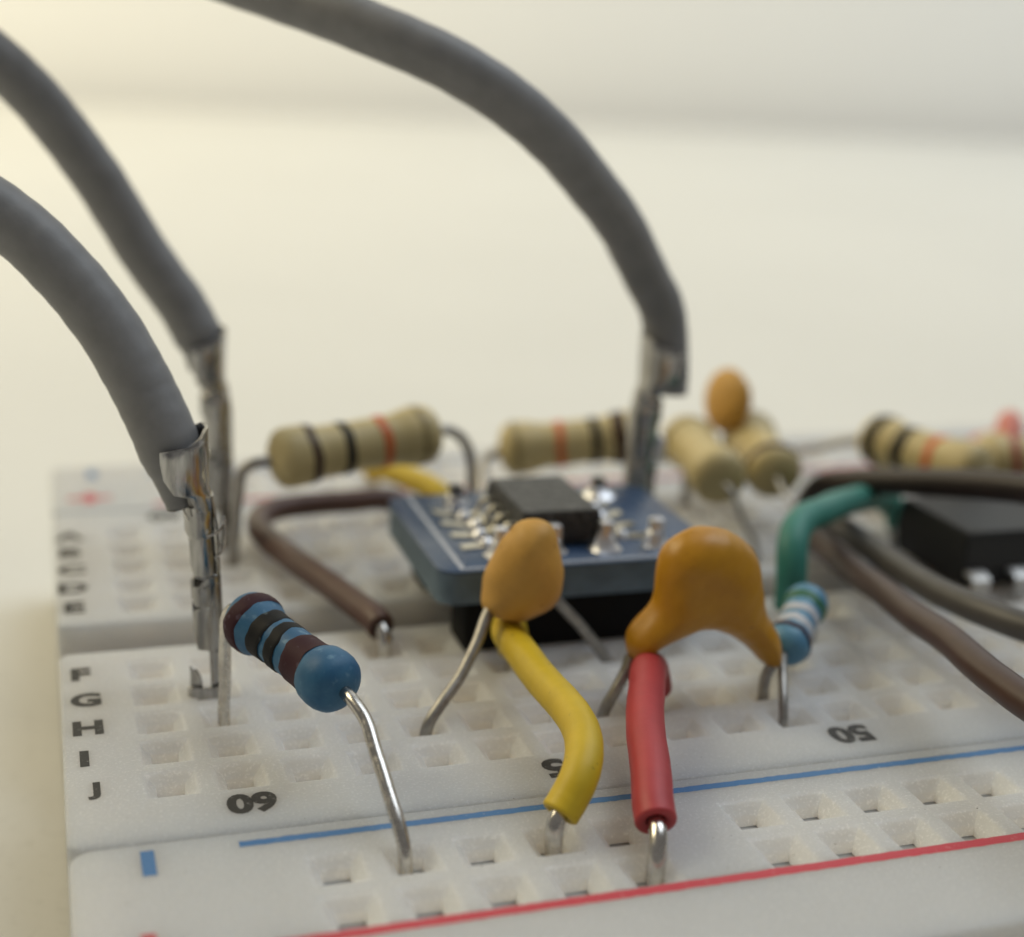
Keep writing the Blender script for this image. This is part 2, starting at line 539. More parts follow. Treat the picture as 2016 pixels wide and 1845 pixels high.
for k, ch in enumerate('JIHGF'):
    printed('printed_letter', ch, LX + {'J': .15, 'I': -.1, 'G': .12, 'H': .12, 'F': 0}[ch], P*k, 1.28, 1.05, 0.05, False)
for k, ch in enumerate('EDCBA'):
    printed('printed_letter', ch, LX-0.05, 17.78+P*k, 1.38, 1.08, 0.05, False)
for s, x in (('60', 3.05), ('55', 15.0), ('50', 27.35)):
    printed('printed_number', s, x, -2.12, 1.45, 1.0, 0.05, True)
    printed('printed_number', s, x-0.4, SY+2.5, 1.45, 1.0, 0.05, True)
for k in range(1, 10):
    printed('printed_number', str(50-5*k), 27.35+12.6*k, -2.12, 1.42, 0.98, 0.03, True)
    printed('printed_number', str(50-5*k), 27.0+12.6*k, SY+2.5, 1.42, 0.98, 0.03, True)

# ---------------------------------------------------------------- resistors
def res_body(a, b, rc, rm, lc):
    a, b = Vector(a), Vector(b)
    L = (b-a).length
    prof = [(0.0, 0.12), (0.04, rc*0.34), (0.13, rc*0.58), (0.30, rc*0.79), (0.52, rc*0.92), (0.82, rc*0.99), (lc*0.62, rc), (lc*0.85, rc*0.965), (lc*1.08, rm*1.03), (lc*1.3, rm)]
    full = prof + [(L/2, rm*0.995)] + [(L-t, r) for t, r in prof[::-1]]
    return full, L
def prof_r(full, t):
    for (t0, r0), (t1, r1) in zip(full, full[1:]):
        if t0 <= t <= t1:
            return r0 + (r1-r0)*(t-t0)/max(1e-6, t1-t0)
    return 0.5
def resistor(name, label, a, b, leads, bands, body_m, rc, rm, lc, lead_r=0.27, lead_m='tin', group=None, lumps=0.0):
    base = leads[0][-1] if leads else a
    t = thing(name, (base[0], base[1], 0), label, 'resistor', group)
    full, L = res_body(a, b, rc, rm, lc)
    dense = []
    for (t0, r0), (t1, r1) in zip(full, full[1:]):
        n = max(1, int((t1-t0)/0.22))
        dense += [(t0+(t1-t0)*k/n, r0+(r1-r0)*k/n) for k in range(n)]
    dense.append(full[-1])
    vs, fs = lathe(a, b, dense, 36)
    if lumps:
        rnd = random.Random(name+label)
        ph = [rnd.uniform(0, 6) for _ in range(6)]
        c = (Vector(a)+Vector(b))/2
        vs = [Vector(v)+(Vector(v)-c).normalized()*lumps*(math.sin(v[0]*2.1+ph[0])*math.sin(v[1]*1.7+ph[1])+0.6*math.sin(v[2]*2.9+ph[2]+v[0])) for v in vs]
    body = finish('body', vs, fs, body_m, t, 60)
    for pos, wd, m in bands:
        k = 8
        pr = [(pos-wd/2+wd*i/k, prof_r(full, pos-wd/2+wd*i/k)+(0.022 if 0 < i < k else -0.02)+lumps) for i in range(k+1)]
        bv, bf = lathe(a, b, pr, 36)
        rnd = random.Random(str(pos)+label)
        ph = rnd.uniform(0, 6)
        dax = (Vector(b)-Vector(a)).normalized()
        nv = []
        for i, v in enumerate(bv):
            ang = (i % 36)/36*2*math.pi
            nv.append(Vector(v)+dax*(0.05*math.sin(ang*2+ph)+0.03*math.sin(ang*5+2*ph)+0.02*math.sin(ang*11+ph)))
        finish('colour_band', nv, bf[:-2], m, body, 60)
    for pts in leads:
        tube('lead', pts, lead_r, lead_m, t, 10, 14, 0.012, len(label))
    return t

# blue metal film resistor in front: back end high over row H, front end down into the blue rail
resistor('metal_film_resistor', 'dark blue banded resistor in front, its bent wire reaching the near rail', (3.52, 4.55, 4.62), (6.50, -1.55, 3.74),
         [[(3.62, 4.3, 4.62), (3.30, 4.95, 4.62), (3.08, 5.20, 4.2), (3.02, 5.18, 3.3), (2.98, 5.12, 1.5), (2.90, 5.05, 0), (2.90, 5.05, -2.5)],
          [(6.42, -1.3, 3.76), (6.66, -2.05, 3.62), (6.98, -2.95, 3.18), (7.16, -4.1, 2.35), (7.30, -5.2, 1.62), (7.46, -6.3, 0.72), (7.55, -6.75, 0), (7.62, -6.95, -2.5)]],
         [(1.02, 0.80, 'b_maroon'), (2.25, 0.78, 'b_black'), (3.22, 0.62, 'b_black'), (4.55, 1.15, 'b_maroon')],
         'blue_lacquer', 1.19, 0.93, 1.75, 0.25, lumps=0.03)
# pale blue resistor behind the big amber capacitor
resistor('metal_film_resistor', 'pale blue banded resistor beside the teal wire, behind the amber capacitor', (26.75, 2.95, 1.40), (30.15, 6.9, 2.30),
         [[(27.1, 3.3, 1.45), (26.6, 2.6, 1.25), (26.05, 1.55, 1.0), (25.62, 0.55, 0.45), (25.45, 0.08, -0.3), (25.42, 0.0, -2.5)],
          [(30.0, 6.7, 2.25), (30.6, 7.3, 2.0), (30.85, 7.55, 1.2), (30.88, 7.62, 0), (30.88, 7.62, -2.5)]],
         [(1.0, 0.35, 'b_maroon'), (1.85, 0.60, 'b_white'), (2.9, 0.55, 'b_white'), (3.9, 0.5, 'b_green')],
         'pale_blue', 1.02, 0.86, 1.4, 0.20, 'dull_tin', lumps=0.02)
TAN = dict(body_m='tan', rc=1.60, rm=1.36, lc=2.3, lead_r=0.30, lead_m='dull_tin', lumps=0.025)
THIN = dict(TAN, rc=1.6, rm=1.36, lead_r=0.16)
GT = 'tan carbon resistors'
resistor('carbon_resistor', 'tan resistor with brown, black and orange bands above the brown loop', (7.40, 22.55, 5.36), (16.65, 24.2, 6.05),
         [[(7.6, 22.55, 5.36), (6.6, 22.5, 5.25), (6.0, 22.55, 4.85), (5.80, 22.65, 3.9), (5.62, 22.8, 1.6), (5.50, 22.86, 0), (5.50, 22.86, -2.5)],
          [(16.5, 24.2, 6.05), (17.3, 24.6, 6.0), (18.2, 25.0, 5.45), (18.75, 25.2, 4.5), (19.0, 25.35, 3.2), (18.9, 25.4, 1.5), (18.4, 25.4, 0), (18.3, 25.4, -2.5)]],
         [(2.1, 0.50, 'b_brown'), (3.95, 0.52, 'b_black'), (6.05, 0.52, 'b_orange'), (8.15, 0.4, 'b_gold')], group=GT, **TAN)
resistor('carbon_resistor', 'tan resistor behind the small chip, ending at the grey wire on its right', (22.15, 30.6, 2.95), (31.0, 28.9, 4.0),
         [[(22.3, 30.55, 2.97), (21.4, 30.5, 2.5), (20.9, 29.5, 1.6), (20.75, 28.2, 0.6), (20.72, 27.94, -2.0)],
          [(30.9, 28.9, 4.0), (31.9, 28.6, 3.6), (33.2, 28.1, 2.2), (33.42, 27.94, 0), (33.42, 27.94, -2.5)]],
         [(1.0, 0.4, 'b_gold'), (3.65, 0.52, 'b_orange'), (5.75, 0.55, 'b_black'), (7.2, 0.75, 'b_brown')], group=GT, **TAN)
resistor('carbon_resistor', 'tan resistor just right of the grey wire pin, seen end on', (32.9, 28.0, 4.1), (31.75, 19.9, 3.75),
         [[(31.8, 20.2, 3.75), (32.0, 19.2, 3.3), (32.6, 18.9, 1.9), (33.2, 18.2, 0.6), (33.4, 17.78, -2.0)],
          [(32.9, 27.8, 4.1), (33.0, 29.0, 3.6), (32.6, 30.0, 2.0), (33.17, 34.9, 0.4), (33.17, 34.9, -2.5)]],
         [(1.6, 0.5, 'b_gold')], group=GT, **THIN)
resistor('carbon_resistor', 'tan resistor beneath the far ochre capacitor, seen end on', (37.5, 28.9, 4.0), (35.75, 21.2, 3.5),
         [[(35.8, 21.5, 3.5), (35.6, 20.3, 3.0), (35.8, 18.2, 1.8), (35.96, 17.78, 0), (35.96, 17.78, -2.5)],
          [(38.2, 28.4, 4.2), (38.6, 29.8, 3.6), (38.6, 32.0, 2.0), (38.25, 34.9, 0), (38.25, 34.9, -2.5)]],
         [(1.3, 0.45, 'b_gold'), (6.9, 0.6, 'b_brown')], group=GT, **THIN)
resistor('carbon_resistor', 'tan resistor with dark bands behind the black chip', (44.9, 26.9, 3.85), (47.6, 18.6, 3.85),
         [[(47.6, 18.8, 3.85), (48.0, 18.0, 3.6), (48.6, 17.9, 1.8), (48.66, 17.78, 0), (48.66, 17.78, -2.5)],
          [(44.9, 26.7, 3.85), (44.6, 28.2, 3.3), (44.0, 31.0, 2.0), (43.33, 34.9, 0), (43.33, 34.9, -2.5)]],
         [(1.35, 0.85, 'b_black'), (3.3, 0.85, 'b_black'), (5.5, 0.6, 'b_orange')], group=GT, **TAN)
resistor('carbon_resistor', 'tan resistor at the right edge, below the far salmon wire', (49.9, 22.9, 3.35), (58.6, 20.6, 3.6),
         [[(50.1, 22.9, 3.35), (49.4, 23.0, 3.0), (48.9, 22.9, 1.5), (48.66, 22.86, 0), (48.66, 22.86, -2.5)],
          [(58.5, 20.6, 3.6), (59.6, 20.4, 3.2), (61.2, 20.3, 1.5), (61.36, 20.32, 0), (61.36, 20.32, -2.5)]],
         [(2.1, 0.55, 'b_red'), (4.0, 0.55, 'b_brown'), (6.0, 0.5, 'b_orange')], group=GT, **TAN)

# ---------------------------------------------------------------- capacitors
def blob(name, builder, m, parent, voxel=0.14, smooth_it=6):
    """union of closed shapes (bmesh in mm) melted into one coated body"""
    bm = bmesh.new()
    builder(bm)
    me = bpy.data.meshes.new('tmp'); bm.to_mesh(me); bm.free()
    o = bpy.data.objects.new('tmp', me); C.objects.link(o)
    r = o.modifiers.new('r', 'REMESH'); r.mode = 'VOXEL'; r.voxel_size = voxel
    s = o.modifiers.new('s', 'SMOOTH'); s.iterations = smooth_it; s.factor = 0.5
    bpy.context.view_layer.update()
    e = bpy.data.meshes.new_from_object(o.evaluated_get(bpy.context.evaluated_depsgraph_get()))
    vs = [v.co.copy() for v in e.vertices]; fs = [list(p.vertices) for p in e.polygons]
    no = [v.normal.copy() for v in e.vertices]
    bpy.data.objects.remove(o); bpy.data.meshes.remove(me); bpy.data.meshes.remove(e)
    vs = [v + n_*0.018*(math.sin(v.x*2.9+v.z*1.3)*math.sin(v.y*3.1+1)+0.7*math.sin(v.z*3.7+v.x*1.9)+0.4*math.sin(v.x*6.1-v.z*5.3)) for v, n_ in zip(vs, no)]
    return finish(name, vs, fs, m, parent, 80)
def add_vf(bm, vs, fs):
    L = [bm.verts.new(v) for v in vs]
    for f in fs:
        try: bm.faces.new([L[i] for i in f])
        except ValueError: pass
def ellipsoid(bm, c, ax, ay, az, egg=None):
    """axes are vectors; egg(u,v,w) may reshape the unit ball"""
    g = bmesh.new()
    bmesh.ops.create_uvsphere(g, u_segments=40, v_segments=24, radius=1.0)
    c, ax, ay, az = Vector(c), Vector(ax), Vector(ay), Vector(az)
    vs = []
    for v in g.verts:
        q = v.co.copy()
        if egg: q = egg(q)
        vs.append(c + ax*q.x + ay*q.y + az*q.z)
    g.verts.index_update()
    fs = [[v.index for v in f.verts] for f in g.faces]
    g.free()
    add_vf(bm, vs, fs)

def inside(p, poly):
    x, z = p
    c = False
    for (x0, z0), (x1, z1) in zip(poly, poly[1:]+poly[:1]):
        if (z0 > z) != (z1 > z) and x < (x1-x0)*(z-z0)/(z1-z0)+x0: c = not c
    return c
def edge_dist(p, poly):
    b = 1e9
    for (x0, z0), (x1, z1) in zip(poly, poly[1:]+poly[:1]):
        dx, dz = x1-x0, z1-z0
        t_ = max(0, min(1, ((p[0]-x0)*dx+(p[1]-z0)*dz)/(dx*dx+dz*dz)))
        b = min(b, math.hypot(p[0]-x0-t_*dx, p[1]-z0-t_*dz))
    return b
def dipped(poly, centre, across, normal, T, Rr, step=0.12):
    """a dipped, rounded body: outline (mm across, height) swollen to thickness T either side of its plane"""
    across, normal, centre = Vector(across), Vector(normal), Vector(centre)
    for _ in range(2):          # round the corners of the outline
        poly = [((a[0]*(1-f)+b[0]*f), (a[1]*(1-f)+b[1]*f)) for a, b in zip(poly, poly[1:]+poly[:1]) for f in (0.25, 0.75)]
    xs_ = [p[0] for p in poly]; zs_ = [p[1] for p in poly]
    nx_ = int((max(xs_)-min(xs_))/step)+3; nz_ = int((max(zs_)-min(zs_))/step)+3
    V_, F_, idf, idb = [], [], {}, {}
    hh = {}
    for i_ in range(nx_):
        for j_ in range(nz_):
            p = (min(xs_)-step+i_*step, min(zs_)-step+j_*step)
            hh[i_, j_] = edge_dist(p, poly) if inside(p, poly) else 0.0
    def vert(i_, j_, sg):
        dct = idf if sg < 0 else idb
        d_ = hh[i_, j_]
        if d_ == 0.0: dct = idf
        if (i_, j_) not in dct:
            q = min(1.0, d_/Rr)
            h_ = T*math.sqrt(max(0.0, 1-(1-q)**2))
            p = centre*1.0 + across*(min(xs_)-step+i_*step) + normal*(sg*h_)
            p.z = min(zs_)-step+j_*step
            V_.append(p); dct[i_, j_] = len(V_)-1
        return dct[i_, j_]
    for i_ in range(nx_-1):
        for j_ in range(nz_-1):
            c4 = [(i_, j_), (i_+1, j_), (i_+1, j_+1), (i_, j_+1)]
            if max(hh[c] for c in c4) <= 0: continue
            F_.append([vert(*c, -1) for c in c4]); F_.append([vert(*c, 1) for c in c4][::-1])
    return V_, F_

# small ochre capacitor standing in front of the blue adapter board
cp = thing('ceramic_capacitor', (15.6, 5.1, 0), 'small ochre capacitor standing above the yellow wire, before the blue circuit board', 'capacitor')
u = Vector((0.905, 0.425, 0)).normalized(); nn = Vector((-u.y, u.x, 0))
OUT1 = [(-0.66, 7.02), (-0.34, 7.37), (0.18, 7.51), (0.73, 7.45), (1.11, 7.22), (1.33, 6.5), (1.57, 5.58), (1.66, 4.77), (1.58, 4.21), (1.27, 3.66), (0.66, 3.22), (-0.2, 2.89), (-0.94, 2.99), (-1.56, 3.28), (-1.84, 3.8), (-1.8, 4.45), (-1.6, 5.35), (-1.18, 6.25)]
def b1(bm):
    vs, fs = dipped(OUT1, (15.5, 5.3, 0), (0.945, -0.327, 0), (0.327, 0.945, 0), 1.3, 1.5)
    add_vf(bm, vs, fs)
blob('coated_body', b1, 'cap_tan', cp, 0.11, 16)
tube('lead', [(14.2, 5.5, 3.7), (13.75, 5.0, 3.25), (13.25, 4.4, 2.5), (12.3, 3.6, 1.4), (11.3, 2.9, 0.55), (10.75, 2.55, -0.1), (10.6, 2.54, -2.5)], 0.25, 'dull_tin', cp, 10, 14, 0.02, 5)
tube('lead', [(16.9, 5.6, 3.8), (17.5, 6.35, 3.15), (18.9, 7.05, 1.6), (20.0, 7.5, 0.3), (20.5, 7.62, -0.5), (20.7, 7.62, -2.5)], 0.25, 'dull_tin', cp, 10, 14, 0.02, 6)

# larger amber capacitor with two coated legs
cp = thing('ceramic_capacitor', (22.0, 2.54, 0), 'large amber disc capacitor with two coated legs above the red wire', 'capacitor')
OUT2 = [(22.33, 7.72), (23.45, 7.42), (24.2, 6.90), (24.73, 6.31), (24.95, 5.77), (25.14, 4.68), (25.35, 3.76), (25.67, 3.24), (26.06, 2.78), (26.27, 2.1), (26.38, 1.38), (26.07, 1.0), (25.6, 1.33), (24.99, 1.84), (24.46, 2.38), (23.7, 2.87), (22.91, 3.17), (22.24, 3.16), (21.37, 2.89), (20.57, 2.52), (19.89, 2.06), (19.54, 1.83), (19.24, 2.32), (19.1, 2.98), (19.44, 3.54), (19.87, 3.96), (20.24, 4.45), (20.34, 5.25), (20.30, 6.0), (20.42, 6.55), (20.75, 7.08), (21.35, 7.52)]
def b2(bm):
    vs, fs = dipped(OUT2, (0, 2.5, 0), (1, 0, 0), (0, 1, 0), 1.45, 1.7)
    add_vf(bm, vs, fs)
blob('coated_body', b2, 'cap_orange', cp, 0.11, 16)
tube('lead', [(19.35, 2.45, 2.2), (19.15, 2.4, 1.6), (18.7, 2.2, 0.9), (18.35, 2.2, 0.2), (18.2, 2.3, -0.5), (18.18, 2.5, -2.5)], 0.25, 'dull_tin', cp, 10, 14, 0.015, 3)
tube('lead', [(26.05, 2.4, 1.5), (25.85, 2.4, 1.0), (25.72, 2.45, 0.5), (25.75, 2.5, -0.3), (25.8, 2.54, -2.5)], 0.25, 'dull_tin', cp, 10, 14, 0.015, 4)

# far ochre capacitor, edge on
cp = thing('ceramic_capacitor', (35.9, 28.2, 0), 'far ochre capacitor standing upright behind the tan resistors', 'capacitor')
def b3(bm):
    def egg(q):
        return Vector((q.x*(1-0.10*q.z), q.y, q.z))
    ellipsoid(bm, (35.75, 28.2, 6.15), (1.02, 0.2, 0.12), (-0.3, 2.0, 0), (0.10, 0, 1.95), egg)
    vs, fs = sweep(catmull([(35.9, 28.2, 5.0), (36.4, 28.3, 4.2), (36.6, 28.4, 3.4)], 6), [0.7]*5+[0.55]*4+[0.42]*4, 14); add_vf(bm, vs, fs)
blob('coated_body', b3, 'cap_tan', cp)
tube('lead', [(35.8, 28.0, 4.6), (35.7, 27.8, 3.0), (35.9, 27.9, 1.0), (35.96, 27.94, -0.4), (35.96, 27.94, -2.5)], 0.27, 'dull_tin', cp)
tube('lead', [(36.6, 28.4, 3.7), (36.8, 29.5, 2.0), (37.4, 30.5, 1.0), (38.3, 32.5, 0.6), (38.25, 34.9, -0.4), (38.25, 34.9, -2.5)], 0.27, 'dull_tin', cp)

# ---------------------------------------------------------------- insulated jumper wires lying on the board
def jumper(name, label, pts, r, m, ends, n=12, seed=1, group='short solid jumper wires', open_a=True, open_b=True):
    t = thing(name, (ends[0][-1][0], ends[0][-1][1], 0), label, 'wire', group)
    insulation('insulation', pts, r, m, t, open_a, open_b, n=n, seed=seed)
    for e in ends:
        tube('conductor', e, 0.33, 'tin', t, 8, 16, 0.0)
    return t
jumper('jumper_wire', 'yellow wire bending from the near rail up to the small ochre capacitor',
       [(12.97, -6.97, 0.97), (13.34, -6.75, 1.35), (13.81, -6.41, 1.9), (14.24, -5.76, 2.3), (14.59, -4.75, 2.55), (14.76, -3.46, 2.65), (14.8, -1.72, 2.6), (14.8, 0.7, 2.45), (14.86, 3.26, 2.35), (15.03, 5.78, 2.25), (15.45, 6.9, 2.1), (15.8, 7.5, 1.4), (15.95, 7.62, 0.5)],
       0.70, 'yellow_ins', [[(13.3, -6.76, 1.32), (12.98, -6.97, 0.97), (12.80, -7.12, 0.66), (12.74, -7.18, 0.25), (12.80, -7.1, -0.6), (12.87, -6.98, -2.5)], [(15.94, 7.62, 0.8), (15.9, 7.62, -1), (15.86, 7.62, -2.5)]], seed=3)
jumper('jumper_wire', 'red wire rising from the near rail to the amber capacitor',
       [(15.98, -8.45, 1.10), (16.15, -7.7, 1.42), (16.6, -6.4, 1.75), (17.3, -4.2, 2.0), (18.05, -2.3, 2.08), (18.85, -0.5, 2.1), (19.7, 1.35, 2.0), (20.3, 2.3, 1.5), (20.6, 2.52, 0.5)],
       0.74, 'red_ins', [[(16.3, -7.3, 1.55), (16.02, -8.3, 1.15), (15.86, -8.95, 0.85), (15.70, -9.35, 0.35), (15.62, -9.45, -0.4), (15.55, -9.49, -2.5)], [(20.6, 2.52, 0.8), (20.68, 2.54, -1), (20.7, 2.54, -2.5)]], seed=5)
jumper('jumper_wire', 'brown wire looping on the board to the left of the blue circuit board',
       [(10.60, 10.62, 0.85), (10.42, 11.4, 1.0), (10.05, 12.9, 1.0), (9.35, 15.5, 1.0), (8.45, 18.4, 1.0), (7.8, 20.9, 1.0), (7.28, 22.8, 1.05), (7.08, 24.4, 1.1), (7.25, 25.6, 1.15), (7.9, 26.7, 1.2), (9.1, 27.4, 1.2), (10.7, 27.65, 1.2), (12.6, 27.7, 1.2), (14.6, 27.8, 1.2), (15.4, 27.9, 0.9), (15.64, 27.94, 0.4)],
       0.66, 'brown_ins', [[(10.42, 11.2, 0.98), (10.60, 10.62, 0.85), (10.68, 10.25, 0.55), (10.66, 10.12, 0.1), (10.6, 10.16, -2.5)], [(15.5, 27.92, 0.8), (15.64, 27.94, -0.5), (15.64, 27.94, -2.5)]], seed=8)
jumper('jumper_wire', 'yellow wire far back under the first tan resistor',
       [(15.5, 34.75, 0.7), (15.6, 34.1, 1.1), (16.0, 32.9, 1.35), (16.8, 31.0, 1.4), (17.6, 29.4, 1.3), (18.1, 28.3, 1.0), (18.18, 27.95, 0.4)],
       0.70, 'yellow_ins', [[(15.5, 34.6, 0.8), (15.4, 34.9, -1), (15.4, 34.9, -2.5)], [(18.16, 28.0, 0.7), (18.18, 27.94, -1), (18.18, 27.94, -2.5)]], seed=11)
jumper('jumper_wire', 'teal wire rising beside the pale blue resistor and bending over towards the black chip',
       [(30.75, 9.75, 0.5), (30.72, 9.7, 1.5), (30.65, 9.7, 2.6), (30.8, 10.1, 3.5), (31.4, 11.0, 4.1), (32.5, 12.1, 4.25), (33.85, 13.1, 4.1), (35.8, 15.0, 3.75), (37.9, 17.0, 3.2), (40.0, 18.7, 2.75), (42.0, 20.0, 2.2), (43.2, 20.3, 1.2), (43.5, 20.32, 0.4)],
       0.76, 'teal_ins', [[(30.75, 9.75, 0.8), (30.82, 10.1, -1), (30.88, 10.16, -2.5)], [(43.45, 20.3, 0.8), (43.58, 20.32, -1), (43.58, 20.32, -2.5)]], seed=13)
jumper('jumper_wire', 'far salmon wire arching up at the right edge of the board',
       [(53.2, 24.4, 0.4), (53.2, 24.3, 2.0), (53.35, 24.35, 3.5), (54.1, 25.5, 4.45), (55.5, 27.4, 4.2), (57.3, 30.0, 2.6), (58.4, 32.6, 1.3), (58.57, 34.6, 0.4)],
       0.80, 'salmon_ins', [[(53.2, 24.4, 0.8), (53.5, 25.2, -1), (53.74, 25.4, -2.5)], [(58.57, 34.6, 0.8), (58.57, 34.9, -1), (58.57, 34.9, -2.5)]], seed=17)
jumper('jumper_wire', 'brown wire sweeping from the teal wire down to the right edge',
       [(36.1, 18.6, 0.4), (36.0, 18.1, 0.95), (35.8, 16.8, 1.3), (35.0, 13.2, 1.75), (34.1, 9.6, 2.15), (33.2, 5.6, 2.75), (32.3, 1.6, 3.2), (31.5, -2.2, 3.75), (30.7, -6.2, 4.0), (30.6, -9.5, 4.1), (31.6, -13.5, 4.3), (34.5, -17.5, 4.4), (40, -20.5, 2.6), (48, -23, -1.5), (58, -26, -6.2), (72, -31, -8.0), (100, -42, -8.0), (140, -60, -8.0)],
       0.66, 'umber_ins', [[(36.05, 18.3, 0.7), (36.0, 17.9, -1), (35.96, 17.78, -2.5)]], seed=19, group='long wires leaving to the right', open_b=False)
jumper('jumper_wire', 'grey brown wire sweeping past the front of the black chip',
       [(38.55, 20.0, 0.4), (38.5, 19.2, 1.0), (38.0, 17.0, 1.5), (37.2, 13.9, 1.95), (36.5, 10.5, 2.3), (36.05, 7.4, 2.55), (35.8, 4.8, 2.8), (36.0, 2.2, 3.0), (36.9, -0.5, 3.1), (39.0, -3.4, 3.2), (42.5, -6.0, 3.3), (48, -7.6, 3.2), (55, -8.0, 2.6), (60.5, -7.2, 1.4), (61.2, -7.0, 0.4)],
       0.68, 'taupe_ins', [[(38.55, 19.9, 0.7), (38.5, 20.2, -1), (38.5, 20.32, -2.5)]], seed=23, group='long wires leaving to the right', open_b=False)
jumper('jumper_wire', 'dark brown wire crossing over the black chip to the right edge',
       [(39.0, 23.2, 0.4), (39.05, 22.9, 1.5), (39.3, 22.0, 2.5), (40.0, 19.8, 3.35), (40.9, 17.0, 4.2), (41.8, 13.8, 5.05), (42.5, 11.0, 5.75), (43.2, 8.4, 6.25), (44.2, 5.2, 6.5), (46.5, 2.0, 6.6), (51, 0.2, 6.2), (56, 0.8, 4.6), (60, 2.2, 2.0), (61.2, 2.5, 0.4)],
       0.78, 'dark_ins', [[(39.0, 23.2, 0.7), (38.8, 22.9, -1), (38.6, 22.86, -2.5)]], seed=29, group='long wires leaving to the right', open_b=False)

# ---------------------------------------------------------------- grey cables with crimp terminals
def channel(name, rows, thick, parent, m='crimp', n=18, power=2.0, seed=0, jag=0.0):
    """sheet metal folded round an upright axis; rows of (z, cx, cy, rx, ry, a0, a1) in mm and degrees"""
    rnd = random.Random(seed)
    L = len(rows)
    outer, inner = [], []
    def pt(cx, cy, rx, ry, a, z, k):
        ca, sa = math.cos(a), math.sin(a)
        e = 2.0/power
        x = math.copysign(abs(ca)**e, ca); y = math.copysign(abs(sa)**e, sa)
        return Vector((cx+x*(rx-k), cy+y*(ry-k), z))
    for (z, cx, cy, rx, ry, a0, a1) in rows:
        o_, i_ = [], []
        for k in range(n+1):
            a = math.radians(a0+(a1-a0)*k/n)
            jz = rnd.uniform(-jag, jag)
            o_.append(pt(cx, cy, rx, ry, a, z+jz, 0)); i_.append(pt(cx, cy, rx, ry, a, z+jz, thick))
        outer.append(o_); inner.append(i_)
    vs, fs = [], []
    for g in (outer, inner):
        for r in g: vs += r
    w_ = n+1
    off = L*w_
    for i in range(L-1):
        for k in range(n):
            fs.append([i*w_+k, i*w_+k+1, (i+1)*w_+k+1, (i+1)*w_+k])
            fs.append([off+i*w_+k, off+(i+1)*w_+k, off+(i+1)*w_+k+1, off+i*w_+k+1])
    for i in range(L-1):
        for k in (0, n):
            q = [i*w_+k, (i+1)*w_+k, off+(i+1)*w_+k, off+i*w_+k]
            fs.append(q if k == 0 else q[::-1])
    for k in range(n):
        for i in (0, L-1):
            q = [i*w_+k, off+i*w_+k, off+i*w_+k+1, i*w_+k+1]
            fs.append(q if i == 0 else q[::-1])
    bm = bmesh.new()
    add_vf(bm, vs, fs)
    return finish_bm(name, bm, m, parent, 45)

